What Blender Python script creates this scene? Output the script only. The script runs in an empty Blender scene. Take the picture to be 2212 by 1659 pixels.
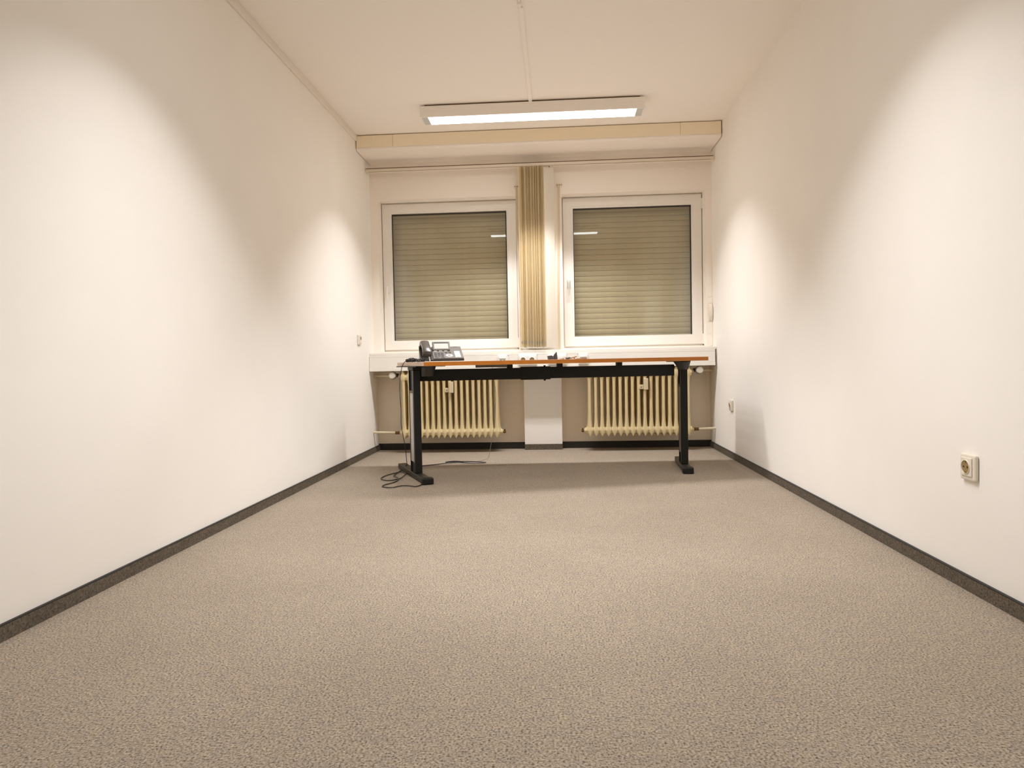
import bpy, bmesh, math, random
from mathutils import Vector, Matrix

random.seed(7)
sc = bpy.context.scene
COL = sc.collection

# ------------------------------------------------------------------ camera
F_PX = 1490.0
CAM = Vector((1.5252, 0.0, 0.735))
YAW, PITCH, ROLL = 0.0655, 0.0328, -0.0193
fw = Vector((-math.sin(YAW) * math.cos(PITCH), math.cos(YAW) * math.cos(PITCH), -math.sin(PITCH)))
rt = Vector((math.cos(YAW), math.sin(YAW), 0))
up = rt.cross(fw)
r2 = math.cos(ROLL) * rt + math.sin(ROLL) * up
u2 = -math.sin(ROLL) * rt + math.cos(ROLL) * up
cd = bpy.data.cameras.new('camera')
cam = bpy.data.objects.new('camera', cd)
COL.objects.link(cam)
M = Matrix((r2, u2, -fw)).transposed().to_4x4()
M.translation = CAM
cam.matrix_world = M
cd.sensor_fit = 'HORIZONTAL'
cd.sensor_width = 36.0
cd.lens = 36.0 * F_PX / 2212.0
cd.clip_start = 0.02
sc.camera = cam

# ------------------------------------------------------------------ world, light, exposure
w = bpy.data.worlds.new('night')
sc.world = w
w.use_nodes = True
w.node_tree.nodes['Background'].inputs['Color'].default_value = (0.01, 0.012, 0.018, 1)
w.node_tree.nodes['Background'].inputs['Strength'].default_value = 0.3
LAMP_POWER = 229.0         # louvred downlight of each luminaire, watts
LAMP_CONE = 107.0          # degrees
LAMP_BLEND = 0.3
DIFFUSER_EMIT = 6.5        # glow of the diffuser itself
LAMP_COLOR = (1.0, 0.986, 0.995)
sc.view_settings.view_transform = 'Standard'
sc.view_settings.look = 'None'
sc.view_settings.gamma = 1.0
sc.view_settings.use_curve_mapping = False
sc.view_settings.exposure = 0.0
sc.cycles.use_denoising = True
sc.cycles.max_bounces = 14
sc.cycles.diffuse_bounces = 10
sc.cycles.glossy_bounces = 4
sc.cycles.transparent_max_bounces = 12
sc.cycles.sample_clamp_indirect = 6.0

# ------------------------------------------------------------------ materials
def srgb(r, g, b):
    f = lambda c: (c / 255 / 12.92) if c / 255 <= 0.04045 else ((c / 255 + 0.055) / 1.055) ** 2.4
    return (f(r), f(g), f(b), 1)

def mat(name, col, rough=0.6, metal=0.0, spec=0.5, noise=None, bump=None, coat=0.0):
    """noise=(scale, amount): fine colour variation; bump=(scale, strength, distance)"""
    m = bpy.data.materials.new(name)
    m.use_nodes = True
    nt = m.node_tree
    b = nt.nodes['Principled BSDF']
    b.inputs['Base Color'].default_value = (col[0], col[1], col[2], 1)
    b.inputs['Roughness'].default_value = rough
    b.inputs['Metallic'].default_value = metal
    b.inputs['Specular IOR Level'].default_value = spec
    b.inputs['Coat Weight'].default_value = coat
    if noise or bump:
        tc = nt.nodes.new('ShaderNodeTexCoord')
    if noise:
        n = nt.nodes.new('ShaderNodeTexNoise')
        n.inputs['Scale'].default_value = noise[0]
        n.inputs['Detail'].default_value = 4
        nt.links.new(tc.outputs['Object'], n.inputs['Vector'])
        r = nt.nodes.new('ShaderNodeValToRGB')
        a = noise[1]
        r.color_ramp.elements[0].position = 0.3
        r.color_ramp.elements[1].position = 0.7
        r.color_ramp.elements[0].color = (col[0] * (1 - a), col[1] * (1 - a), col[2] * (1 - a), 1)
        r.color_ramp.elements[1].color = (min(1, col[0] * (1 + a)), min(1, col[1] * (1 + a)), min(1, col[2] * (1 + a)), 1)
        nt.links.new(n.outputs['Fac'], r.inputs['Fac'])
        nt.links.new(r.outputs['Color'], b.inputs['Base Color'])
    if bump:
        n2 = nt.nodes.new('ShaderNodeTexNoise')
        n2.inputs['Scale'].default_value = bump[0]
        n2.inputs['Detail'].default_value = 3
        nt.links.new(tc.outputs['Object'], n2.inputs['Vector'])
        bp = nt.nodes.new('ShaderNodeBump')
        bp.inputs['Strength'].default_value = bump[1]
        bp.inputs['Distance'].default_value = bump[2]
        nt.links.new(n2.outputs['Fac'], bp.inputs['Height'])
        nt.links.new(bp.outputs['Normal'], b.inputs['Normal'])
    return m

def carpet_mat(name, dark, mid, light, scale=1.0):
    m = bpy.data.materials.new(name)
    m.use_nodes = True
    nt = m.node_tree
    L = nt.links.new
    b = nt.nodes['Principled BSDF']
    b.inputs['Roughness'].default_value = 1.0
    b.inputs['Specular IOR Level'].default_value = 0.05
    tc = nt.nodes.new('ShaderNodeTexCoord')
    def noise(s, d, rough=0.6):
        n = nt.nodes.new('ShaderNodeTexNoise')
        n.inputs['Scale'].default_value = s
        n.inputs['Detail'].default_value = d
        n.inputs['Roughness'].default_value = rough
        L(tc.outputs['Object'], n.inputs['Vector'])
        return n
    n1 = noise(195 * scale, 3, 0.64)
    r1 = nt.nodes.new('ShaderNodeValToRGB')
    e = r1.color_ramp.elements
    e[0].position, e[0].color = 0.32, dark
    e[1].position, e[1].color = 0.70, light
    k = r1.color_ramp.elements.new(0.46)
    k.color = mid
    L(n1.outputs['Fac'], r1.inputs['Fac'])
    # larger heather and colour drift between greyish and brownish yarn
    n2 = noise(34 * scale, 4)
    r2_ = nt.nodes.new('ShaderNodeValToRGB')
    r2_.color_ramp.elements[0].position = 0.36
    r2_.color_ramp.elements[1].position = 0.66
    r2_.color_ramp.elements[0].color = (0.92, 0.925, 0.95, 1)
    r2_.color_ramp.elements[1].color = (1.07, 1.045, 1.0, 1)
    L(n2.outputs['Fac'], r2_.inputs['Fac'])
    mx = nt.nodes.new('ShaderNodeMix')
    mx.data_type = 'RGBA'
    mx.blend_type = 'MULTIPLY'
    mx.inputs['Factor'].default_value = 1.0
    L(r1.outputs['Color'], mx.inputs['A'])
    L(r2_.outputs['Color'], mx.inputs['B'])
    n3 = noise(2.2, 3)
    r3 = nt.nodes.new('ShaderNodeValToRGB')
    r3.color_ramp.elements[0].position = 0.35
    r3.color_ramp.elements[1].position = 0.65
    r3.color_ramp.elements[0].color = (0.95, 0.945, 0.94, 1)
    r3.color_ramp.elements[1].color = (1.03, 1.03, 1.03, 1)
    L(n3.outputs['Fac'], r3.inputs['Fac'])
    mx2 = nt.nodes.new('ShaderNodeMix')
    mx2.data_type = 'RGBA'
    mx2.blend_type = 'MULTIPLY'
    mx2.inputs['Factor'].default_value = 1.0
    L(mx.outputs['Result'], mx2.inputs['A'])
    L(r3.outputs['Color'], mx2.inputs['B'])
    L(mx2.outputs['Result'], b.inputs['Base Color'])
    bp = nt.nodes.new('ShaderNodeBump')
    bp.inputs['Strength'].default_value = 0.55
    bp.inputs['Distance'].default_value = 0.004
    L(n1.outputs['Fac'], bp.inputs['Height'])
    L(bp.outputs['Normal'], b.inputs['Normal'])
    return m

def glass_mat(name):
    m = bpy.data.materials.new(name)
    m.use_nodes = True
    nt = m.node_tree
    nt.nodes.remove(nt.nodes['Principled BSDF'])
    out = nt.nodes['Material Output']
    tr = nt.nodes.new('ShaderNodeBsdfTransparent')
    tr.inputs['Color'].default_value = (0.95, 0.95, 0.925, 1)
    gl = nt.nodes.new('ShaderNodeBsdfGlossy')
    gl.inputs['Roughness'].default_value = 0.015
    gl.inputs['Color'].default_value = (0.93, 1.0, 1.0, 1)
    # Schlick reflectance, the same from both faces of the thin pane
    lw = nt.nodes.new('ShaderNodeLayerWeight')
    lw.inputs['Blend'].default_value = 0.5
    pw = nt.nodes.new('ShaderNodeMath')
    pw.operation = 'POWER'
    pw.inputs[1].default_value = 5.0
    nt.links.new(lw.outputs['Facing'], pw.inputs[0])
    fr = nt.nodes.new('ShaderNodeMath')
    fr.operation = 'MULTIPLY_ADD'
    fr.inputs[1].default_value = 0.93
    fr.inputs[2].default_value = 0.06
    nt.links.new(pw.outputs[0], fr.inputs[0])
    mx = nt.nodes.new('ShaderNodeMixShader')
    nt.links.new(fr.outputs[0], mx.inputs['Fac'])
    nt.links.new(tr.outputs['BSDF'], mx.inputs[1])
    nt.links.new(gl.outputs['BSDF'], mx.inputs[2])
    nt.links.new(mx.outputs['Shader'], out.inputs['Surface'])
    return m

def emit_mat(name, col, strength):
    m = bpy.data.materials.new(name)
    m.use_nodes = True
    b = m.node_tree.nodes['Principled BSDF']
    b.inputs['Base Color'].default_value = (0.9, 0.9, 0.88, 1)
    b.inputs['Emission Color'].default_value = (*col, 1)
    b.inputs['Emission Strength'].default_value = strength
    return m

MT = {}
MT['wall'] = mat('wall_paint', (0.905, 0.88, 0.84), 0.92, spec=0.1, noise=(3.0, 0.012), bump=(260, 0.06, 0.002))
MT['ceiling'] = mat('ceiling_paint', (0.92, 0.89, 0.845), 0.95, spec=0.1, bump=(200, 0.05, 0.002))
MT['wallback'] = mat('window_wall_paint', (0.90, 0.85, 0.78), 0.9, spec=0.15, bump=(240, 0.06, 0.002))
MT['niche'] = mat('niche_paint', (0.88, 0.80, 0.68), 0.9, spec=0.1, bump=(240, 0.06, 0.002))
MT['trim'] = mat('trim_white', (0.82, 0.775, 0.71), 0.5)
MT['soffit'] = mat('soffit_cream', (0.92, 0.82, 0.63), 0.6)
MT['carpet'] = carpet_mat('carpet_heather', (0.090, 0.068, 0.047, 1), (0.312, 0.262, 0.204, 1), (0.53, 0.472, 0.395, 1))
MT['basecarpet'] = carpet_mat('baseboard_carpet', (0.075, 0.062, 0.046, 1), (0.125, 0.105, 0.082, 1), (0.19, 0.162, 0.13, 1), 0.8)
MT['blackstrip'] = mat('black_strip', (0.012, 0.010, 0.008), 0.55)
MT['baseblack'] = mat('baseboard_black', (0.020, 0.016, 0.012), 0.7, noise=(120, 0.25))
MT['pvc'] = mat('window_pvc', (0.82, 0.79, 0.74), 0.35, spec=0.45)
MT['gasket'] = mat('gasket_black', (0.012, 0.011, 0.010), 0.6)
MT['glass'] = glass_mat('window_glass')
MT['slat'] = mat('shutter_slat', (0.50, 0.43, 0.30), 0.5, noise=(14, 0.05))
MT['metalgrey'] = mat('handle_grey', (0.62, 0.60, 0.56), 0.35, metal=0.3)
MT['brass'] = mat('brass_old', (0.16, 0.085, 0.03), 0.45, metal=0.6)
MT['duct'] = mat('duct_white', (0.88, 0.855, 0.80), 0.4)
MT['sill'] = mat('sill_white', (0.76, 0.73, 0.675), 0.5)
MT['outlet'] = mat('outlet_white', (0.88, 0.865, 0.83), 0.3)
MT['outletcream'] = mat('outlet_cream', (0.80, 0.745, 0.64), 0.3, spec=0.5)
MT['hole'] = mat('socket_recess', (0.30, 0.20, 0.09), 0.6)
MT['contact'] = mat('socket_contact', (0.55, 0.42, 0.12), 0.35, metal=0.9)
MT['radiator'] = mat('radiator_enamel', (0.72, 0.60, 0.345), 0.38, noise=(9, 0.04))
MT['pipe'] = mat('pipe_cream', (0.72, 0.63, 0.46), 0.4)
MT['allocator'] = mat('allocator_cream', (0.66, 0.56, 0.37), 0.45)
MT['knob'] = mat('thermostat_grey', (0.66, 0.63, 0.55), 0.4)
MT['darkvalve'] = mat('valve_dark', (0.035, 0.027, 0.02), 0.5)
MT['blind'] = mat('blind_fabric', (0.97, 0.90, 0.74), 0.8, bump=(500, 0.1, 0.001))
MT['blindhem'] = mat('blind_hem', (0.93, 0.90, 0.83), 0.7)
MT['rail'] = mat('rail_white', (0.76, 0.69, 0.59), 0.45)
MT['slotshade'] = mat('slot_shade_brown', (0.16, 0.085, 0.04), 0.8)  # painted shade for the rail and lamp gaps, also the rail groove
MT['belt'] = mat('belt_cream', (0.84, 0.76, 0.63), 0.8)
MT['lampbody'] = mat('lamp_body', (0.92, 0.88, 0.83), 0.5)
MT['lampend'] = mat('lamp_end_block', (0.60, 0.63, 0.62), 0.3)
MT['diffuser'] = emit_mat('lamp_diffuser', (1.0, 0.985, 0.96), DIFFUSER_EMIT)
MT['black'] = mat('desk_black', (0.0075, 0.0068, 0.005), 0.5, spec=0.3)
MT['blackgloss'] = mat('desk_black_gloss', (0.03, 0.027, 0.024), 0.3)
MT['alu'] = mat('leg_silver', (0.56, 0.54, 0.51), 0.38, metal=0.55)
MT['footmetal'] = mat('foot_brownblack', (0.030, 0.026, 0.019), 0.45)
MT['laminate'] = mat('desk_laminate', (0.66, 0.50, 0.39), 0.5, noise=(30, 0.05))
MT['edgeband'] = mat('desk_edge_orange', (0.50, 0.165, 0.012), 0.45, noise=(22, 0.07))
MT['traygrey'] = mat('tray_grey', (0.13, 0.115, 0.095), 0.5)
MT['phone'] = mat('phone_grey', (0.20, 0.185, 0.17), 0.35)
MT['phonedark'] = mat('phone_dark', (0.028, 0.023, 0.020), 0.38)
MT['handset'] = mat('phone_handset', (0.085, 0.075, 0.066), 0.3, coat=0.3)
MT['phonebez'] = mat('phone_silver', (0.24, 0.225, 0.21), 0.4)
MT['lcd'] = mat('phone_lcd', (0.82, 0.84, 0.80), 0.2)
MT['keys'] = mat('phone_keys', (0.10, 0.092, 0.085), 0.4)
MT['paper'] = mat('paper_white', (0.88, 0.87, 0.84), 0.6)
MT['cable'] = mat('cable_black', (0.018, 0.014, 0.011), 0.45)
MT['cablegrey'] = mat('cable_grey', (0.42, 0.38, 0.33), 0.5)
MT['plug'] = mat('plug_grey', (0.075, 0.078, 0.085), 0.45)
MT['copper'] = mat('scrap_brown', (0.34, 0.15, 0.05), 0.5)
MT['door'] = mat('door_wood', (0.62, 0.54, 0.42), 0.5, noise=(6, 0.08))
MT['steel'] = mat('steel', (0.6, 0.58, 0.55), 0.3, metal=0.9)

# ------------------------------------------------------------------ mesh helpers
def obj(name, bm, m, parent=None, smooth=False, loc=None, rotz=None):
    bmesh.ops.recalc_face_normals(bm, faces=bm.faces)
    me = bpy.data.meshes.new(name)
    bm.to_mesh(me)
    bm.free()
    if smooth:
        for p in me.polygons:
            p.use_smooth = True
        try:
            me.set_sharp_from_angle(angle=math.radians(40))
        except Exception:
            pass
    me.materials.append(MT[m])
    o = bpy.data.objects.new(name, me)
    COL.objects.link(o)
    if parent is not None:
        o.parent = parent
    if loc is not None:
        o.location = loc
    if rotz is not None:
        o.rotation_euler = (0, 0, rotz)
    return o

def tag(o, label, cat, group=None):
    o['label'] = label
    o['category'] = cat
    if group:
        o['group'] = group
    return o

def struct(o, label=None):
    o['kind'] = 'structure'
    if label:
        o['label'] = label
    return o

def empty(name, loc=(0, 0, 0), rotz=0.0):
    o = bpy.data.objects.new(name, None)
    COL.objects.link(o)
    o.location = loc
    o.rotation_euler = (0, 0, rotz)
    o.empty_display_size = 0.05
    return o

def thing(name, label, cat, loc=(0, 0, 0), rotz=0.0, group=None):
    return tag(empty(name, loc, rotz), label, cat, group)

def link_copy(src, parent, loc=None):
    c = src.copy()
    COL.objects.link(c)
    c.parent = parent
    if loc is not None:
        c.location = loc
    return c

def copy_tree(o, parent=None):
    c = o.copy()
    COL.objects.link(c)
    c.parent = parent
    for ch in o.children:
        copy_tree(ch, c)
    return c

def box(bm, x0, x1, y0, y1, z0, z1, bev=0.0, seg=1, mtx=None):
    g = bmesh.ops.create_cube(bm, size=1.0)
    vs = g['verts']
    for v in vs:
        v.co = Vector(((x0 + x1) / 2 + v.co.x * (x1 - x0), (y0 + y1) / 2 + v.co.y * (y1 - y0), (z0 + z1) / 2 + v.co.z * (z1 - z0)))
    if bev > 0:
        es = list({e for v in vs for e in v.link_edges})
        r = bmesh.ops.bevel(bm, geom=es, offset=bev, segments=seg, profile=0.5, affect='EDGES')
        vs = list({v for f in r['faces'] for v in f.verts} | {v for v in vs if v.is_valid})
    if mtx is not None:
        for v in vs:
            v.co = mtx @ v.co
    return bm

def B(*a, **k):
    bm = bmesh.new()
    return box(bm, *a, **k)

def prism(pts, z0, z1, bm=None, bev=0.0):
    """pts: xy outline, extruded z0..z1"""
    bm = bm or bmesh.new()
    lo = [bm.verts.new((x, y, z0)) for x, y in pts]
    hi = [bm.verts.new((x, y, z1)) for x, y in pts]
    n = len(pts)
    fs = [bm.faces.new(lo[::-1]), bm.faces.new(hi)]
    for i in range(n):
        fs.append(bm.faces.new((lo[i], lo[(i + 1) % n], hi[(i + 1) % n], hi[i])))
    if bev > 0:
        es = list({e for f in fs for e in f.edges})
        bmesh.ops.bevel(bm, geom=es, offset=bev, segments=2, profile=0.5, affect='EDGES')
    return bm

def prism_axis(pts, a0, a1, axis='x', bm=None, bev=0.0, seg=2):
    """outline in the two other axes, extruded along axis"""
    bm = bm or bmesh.new()
    def P(p, a):
        if axis == 'x':
            return (a, p[0], p[1])
        if axis == 'y':
            return (p[0], a, p[1])
        return (p[0], p[1], a)
    lo = [bm.verts.new(P(p, a0)) for p in pts]
    hi = [bm.verts.new(P(p, a1)) for p in pts]
    n = len(pts)
    fs = [bm.faces.new(lo[::-1]), bm.faces.new(hi)]
    for i in range(n):
        fs.append(bm.faces.new((lo[i], lo[(i + 1) % n], hi[(i + 1) % n], hi[i])))
    if bev > 0:
        es = list({e for f in fs for e in f.edges})
        bmesh.ops.bevel(bm, geom=es, offset=bev, segments=seg, profile=0.5, affect='EDGES')
    return bm

def smooth_path(pts, n=6):
    P = [Vector(p) for p in pts]
    out = []
    for i in range(len(P) - 1):
        p0 = P[max(i - 1, 0)]
        p1, p2 = P[i], P[i + 1]
        p3 = P[min(i + 2, len(P) - 1)]
        for k in range(n):
            t = k / n
            out.append(0.5 * ((2 * p1) + (p2 - p0) * t + (2 * p0 - 5 * p1 + 4 * p2 - p3) * t * t + (3 * p1 - p0 - 3 * p2 + p3) * t ** 3))
    out.append(P[-1])
    return out

def tube(path, rad, sides=8, bm=None, cap=True):
    """rad: number or list of radii"""
    bm = bm or bmesh.new()
    path = [Vector(p) for p in path]
    n = len(path)
    R = rad if isinstance(rad, (list, tuple)) else [rad] * n
    rings = []
    prev = None
    for i, p in enumerate(path):
        t = (path[min(i + 1, n - 1)] - path[max(i - 1, 0)])
        t = t.normalized() if t.length > 1e-9 else Vector((0, 0, 1))
        a = prev if prev is not None else (Vector((0, 0, 1)) if abs(t.z) < 0.9 else Vector((1, 0, 0)))
        a = (a - t * a.dot(t))
        if a.length < 1e-6:
            a = Vector((1, 0, 0)) - t * t.x
        a.normalize()
        prev = a
        b = t.cross(a)
        rings.append([bm.verts.new(p + R[i] * (math.cos(2 * math.pi * k / sides) * a + math.sin(2 * math.pi * k / sides) * b)) for k in range(sides)])
    for i in range(n - 1):
        for k in range(sides):
            bm.faces.new((rings[i][k], rings[i][(k + 1) % sides], rings[i + 1][(k + 1) % sides], rings[i + 1][k]))
    if cap:
        bm.faces.new(rings[0][::-1])
        bm.faces.new(rings[-1])
    return bm

def disc_y(cx, cy, cz, r, depth, n=20, bm=None):
    """cylinder with its axis along y"""
    return tube([(cx, cy, cz), (cx, cy + depth, cz)], r, n, bm)

# ------------------------------------------------------------------ room shell
W, H = 2.788, 2.505
YR = -0.75                 # wall behind the camera
YW = 5.68                  # window wall plane
YF = 5.79                  # window frame face
YN = 5.785                 # back of the radiator niches
YE = 6.05
struct(obj('floor', B(0, W, YR, YN, -0.06, 0.0), 'carpet'), 'grey-brown heathered carpet floor')
struct(obj('ceiling', B(-0.1, W + 0.1, YR - 0.1, YE, H, H + 0.1), 'ceiling'), 'off-white ceiling')
struct(obj('wall_left', B(-0.1, 0.0, YR - 0.1, YE, -0.06, H), 'wall'), 'plain white left wall')
struct(obj('wall_right', B(W, W + 0.1, YR - 0.1, YE, -0.06, H), 'wall'), 'plain white right wall')

# wall behind the camera with a doorway
bm = bmesh.new()
box(bm, 0, 0.9, YR - 0.1, YR, 0, H)
box(bm, 1.8, W, YR - 0.1, YR, 0, H)
box(bm, 0.9, 1.8, YR - 0.1, YR, 2.05, H)
struct(obj('wall_rear', bm, 'wall'), 'white wall behind the camera')
dr = struct(empty('door_1', (0.9, YR, 0)), 'plain door behind the camera')
obj('door_leaf', B(0.04, 0.86, -0.07, -0.03, 0.005, 2.01), 'door', dr)
bm = bmesh.new()
box(bm, 0.0, 0.04, -0.1, 0.012, 0, 2.05)
box(bm, 0.86, 0.90, -0.1, 0.012, 0, 2.05)
box(bm, 0.04, 0.86, -0.1, 0.012, 2.01, 2.05)
obj('door_frame', bm, 'trim', dr)
obj('door_handle', tube(smooth_path([(0.80, -0.03, 1.05), (0.80, 0.02, 1.05), (0.79, 0.03, 1.05), (0.69, 0.03, 1.05)], 4), 0.009, 8), 'steel', dr, True)

# window wall: two openings above the duct, two radiator niches below, pillar between
OPEN = [(0.066, 1.216, 0.835, 2.088), (1.584, 2.736, 0.835, 2.088)]
bm = bmesh.new()
xs = [0, OPEN[0][0], OPEN[0][1], OPEN[1][0], OPEN[1][1], W]
box(bm, xs[0], xs[1], YW, YE, 0.80, H)
box(bm, xs[2], xs[3], YW, YE, 0.80, H)
box(bm, xs[4], xs[5], YW, YE, 0.80, H)
for a, b_ in ((0, 1), (2, 3)):
    o_ = OPEN[a // 2]
    box(bm, o_[0], o_[1], YW, YE, o_[3], H)
    box(bm, o_[0], o_[1], YW, YE, 0.80, o_[2])
struct(obj('wall_back', bm, 'wallback'), 'cream window wall with two openings')
wb = bpy.data.objects['wall_back']
obj('pillar', B(1.250, 1.560, YW + 0.02, YE, 0, 0.80), 'wall', wb)
obj('niche_wall', B(0, W, YN, YE, -0.06, 0.80), 'niche', wb)

# baseboards: carpet strips with a black top edge
def base_run(root, segs):
    for (x0, x1, y0, y1) in segs:
        obj('strip', B(x0, x1, y0, y1, 0.0, 0.043), 'basecarpet', root)
        obj('edge', B(x0 - 0.0, x1 + 0.0, y0, y1, 0.043, 0.0465), 'blackstrip', root)

bl = struct(empty('baseboard_left'), 'dark grey-brown carpet baseboard along the left wall')
base_run(bl, [(0, 0.011, YR, 2.65), (0, 0.011, 2.6515, 5.20), (0, 0.011, 5.2025, YN - 0.012)])
br = struct(empty('baseboard_right'), 'dark grey-brown carpet baseboard along the right wall')
base_run(br, [(W - 0.011, W, YR, 2.9), (W - 0.011, W, 2.9015, YN - 0.012)])
bb = struct(empty('baseboard_back'), 'baseboard under the windows, black in the niches and grey on the pillar')
obj('niche_strip', B(0.0, 1.249, YN - 0.012, YN, 0, 0.055), 'baseblack', bb)
obj('niche_strip', B(1.561, W, YN - 0.012, YN, 0, 0.055), 'baseblack', bb)
obj('pillar_strip', B(1.249, 1.561, YW + 0.008, YW + 0.02, 0, 0.046), 'basecarpet', bb)

# trim strip where the left wall meets the ceiling
t1 = struct(obj('trim_1', B(0, 0.014, YR, 5.30, H - 0.046, H - 0.001, bev=0.003), 'trim'), 'cream cable trunking strip along the top of the left wall')

# boxed-in soffit over the windows
SY = 5.302
t2 = struct(empty('trim_2', (0, 0, 0)), 'cream boxed soffit between ceiling and windows')
obj('fascia_panel', B(0.007, 0.2915, SY, SY + 0.02, 2.408, H - 0.007, bev=0.001), 'soffit', t2)
obj('fascia_panel', B(0.2935, 2.478, SY, SY + 0.02, 2.408, H - 0.006, bev=0.001), 'soffit', t2)
obj('fascia_panel', B(2.480, W - 0.008, SY, SY + 0.02, 2.408, H - 0.006, bev=0.001), 'soffit', t2)
lip = [(SY + 0.001, 2.4075), (SY - 0.002, 2.398), (SY + 0.004, 2.390), (SY + 0.02, 2.386), (YW, 2.386), (YW, 2.40), (SY + 0.022, 2.4075)]
obj('soffit_board', prism_axis(lip, 0.006, W - 0.007, 'x'), 'wallback', t2)
obj('batten', B(0.004, W - 0.006, SY + 0.03, SY + 0.05, 2.41, H - 0.0005), 'blackstrip', t2)

# narrow strip of painted slips on the window wall at the right corner
for k in range(7):
    z0 = 0.823 + k * 0.099
    bm = bmesh.new()
    x0, x1, sl = 2.740, 2.784, 0.010
    pts = [(x0, z0 + 0.0015), (x1, z0 + sl + 0.0015), (x1, z0 + 0.0975 + sl), (x0, z0 + 0.0975)]
    if k == 6:
        pts = [(x0, z0 + 0.0015), (x1, z0 + sl + 0.0015), (x1, z0 + 0.062 + sl), (x0, z0 + 0.062)]
    obj('wall_slip', prism_axis(pts, YW - 0.004, YW, 'y', bm), 'wallback', wb)
for k in range(6):
    z0 = 0.062 + k * 0.099
    obj('wall_slip', B(2.752, W - 0.002, YN - 0.004, YN, z0 + 0.0012, z0 + 0.0975), 'niche', wb)

# ------------------------------------------------------------------ windows
def frame_bm(x0, x1, z0, z1, wd, y0, y1, bev=0.0):
    """mitred rectangular frame of width wd"""
    bm = bmesh.new()
    o = [(x0, z0), (x1, z0), (x1, z1), (x0, z1)]
    i = [(x0 + wd, z0 + wd), (x1 - wd, z0 + wd), (x1 - wd, z1 - wd), (x0 + wd, z1 - wd)]
    vo = [[bm.verts.new((p[0], y, p[1])) for p in o] for y in (y0, y1)]
    vi = [[bm.verts.new((p[0], y, p[1])) for p in i] for y in (y0, y1)]
    for k in range(4):
        j = (k + 1) % 4
        bm.faces.new((vo[0][k], vo[0][j], vi[0][j], vi[0][k]))
        bm.faces.new((vo[1][k], vi[1][k], vi[1][j], vo[1][j]))
        bm.faces.new((vo[0][k], vo[1][k], vo[1][j], vo[0][j]))
        bm.faces.new((vi[0][k], vi[0][j], vi[1][j], vi[1][k]))
    if bev:
        es = [e for e in bm.edges]
        bmesh.ops.bevel(bm, geom=es, offset=bev, segments=2, profile=0.5, affect='EDGES')
    return bm

def window(n, fx0, fx1, gx0, gx1, lab):
    fz0, fz1, gz0, gz1 = 0.850, 2.076, 0.922, 1.988
    op = OPEN[n - 1]
    r = struct(empty('window_%d' % n, (0, 0, 0)), lab)
    # outer casing, mostly behind the sash
    obj('casing', frame_bm(op[0] + 0.0005, op[1] - 0.0005, op[2] + 0.0005, op[3] - 0.0005, 0.045, YF + 0.018, YF + 0.075, 0.002), 'pvc', r)
    s = obj('sash', frame_bm(fx0, fx1, fz0, fz1, 0.066, YF - 0.002, YF + 0.018, 0.003), 'pvc', r)
    obj('glazing_bead', frame_bm(fx0 + 0.064, fx1 - 0.064, fz0 + 0.062, fz1 - 0.064, (gx0 - fx0 - 0.064), YF + 0.004, YF + 0.022, 0.002), 'pvc', r)
    obj('gasket', frame_bm(gx0 - 0.002, gx1 + 0.002, gz0 - 0.002, gz1 + 0.002, 0.0065, YF + 0.012, YF + 0.026), 'gasket', r)
    obj('pane', B(gx0 - 0.012, gx1 + 0.012, YF + 0.022, YF + 0.028, gz0 - 0.012, gz1 + 0.012), 'glass', r)
    # handle on the left stile
    hx = fx0 + 0.040
    h = obj('handle', B(hx - 0.014, hx + 0.014, YF - 0.014, YF - 0.002, 1.335, 1.405, bev=0.005, seg=2), 'metalgrey' if n == 2 else 'pvc', r)
    lv = tube(smooth_path([(hx, YF - 0.012, 1.385), (hx, YF - 0.038, 1.385), (hx, YF - 0.046, 1.372), (hx, YF - 0.046, 1.33), (hx, YF - 0.046, 1.275)], 4),
              [0.009] * 9 + [0.0075] * 8, 10)
    obj('lever', lv, 'metalgrey' if n == 2 else 'pvc', h, True)
    # hinges on the right stile
    for hz, hh, mm in ((2.0, 0.085, 'pvc'), (0.885, 0.10, 'pvc')):
        hg = obj('hinge', B(fx1 - 0.001, fx1 + 0.014, YF - 0.010, YF + 0.010, hz - hh / 2, hz + hh / 2, bev=0.004, seg=2), mm, r)
    obj('hinge_pin', tube([(fx1 + 0.006, YF - 0.008, 0.832), (fx1 + 0.006, YF - 0.008, 0.848)], 0.008, 10), 'brass', r)
    return r

window(1, 0.072, 1.205, 0.152, 1.120, 'left white framed window with closed shutter behind it')
window(2, 1.596, 2.729, 1.679, 2.643, 'right white framed window with closed shutter behind it')

# roller shutters: each slat its own piece
def shutter(n, x0, x1, lab):
    s = thing('roller_shutter', lab, 'shutter', ((x0 + x1) / 2, YF + 0.105, 0.86), 0, 'roller shutters behind the windows')
    hw = (x1 - x0) / 2
    P = 0.0447
    prof = []
    for k in range(7):
        t = k / 6
        prof.append((-0.0028 * math.sin(math.pi * t) - 0.001, 0.0012 + t * (P - 0.0022)))
    prof += [(0.006, P - 0.001), (0.006, 0.0012)]
    first = obj('slat', prism_axis(prof, -hw, hw, 'x'), 'slat', s, False, (0, 0, 0))
    for k in range(1, 27):
        link_copy(first, s, (0, 0, k * P))
    obj('bottom_rail', B(-hw, hw, -0.006, 0.008, -0.02, 0.0), 'slat', s)
    return s

shutter(1, 0.10, 1.19, 'closed beige roller shutter behind the left window pane')
shutter(2, 1.62, 2.71, 'closed beige roller shutter behind the right window pane')
# dark outside behind the shutters
struct(obj('wall_outer', B(-0.1, W + 0.1, YE, YE + 0.05, -0.06, H), 'blackstrip'), 'dark outside face behind the shutters')

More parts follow.
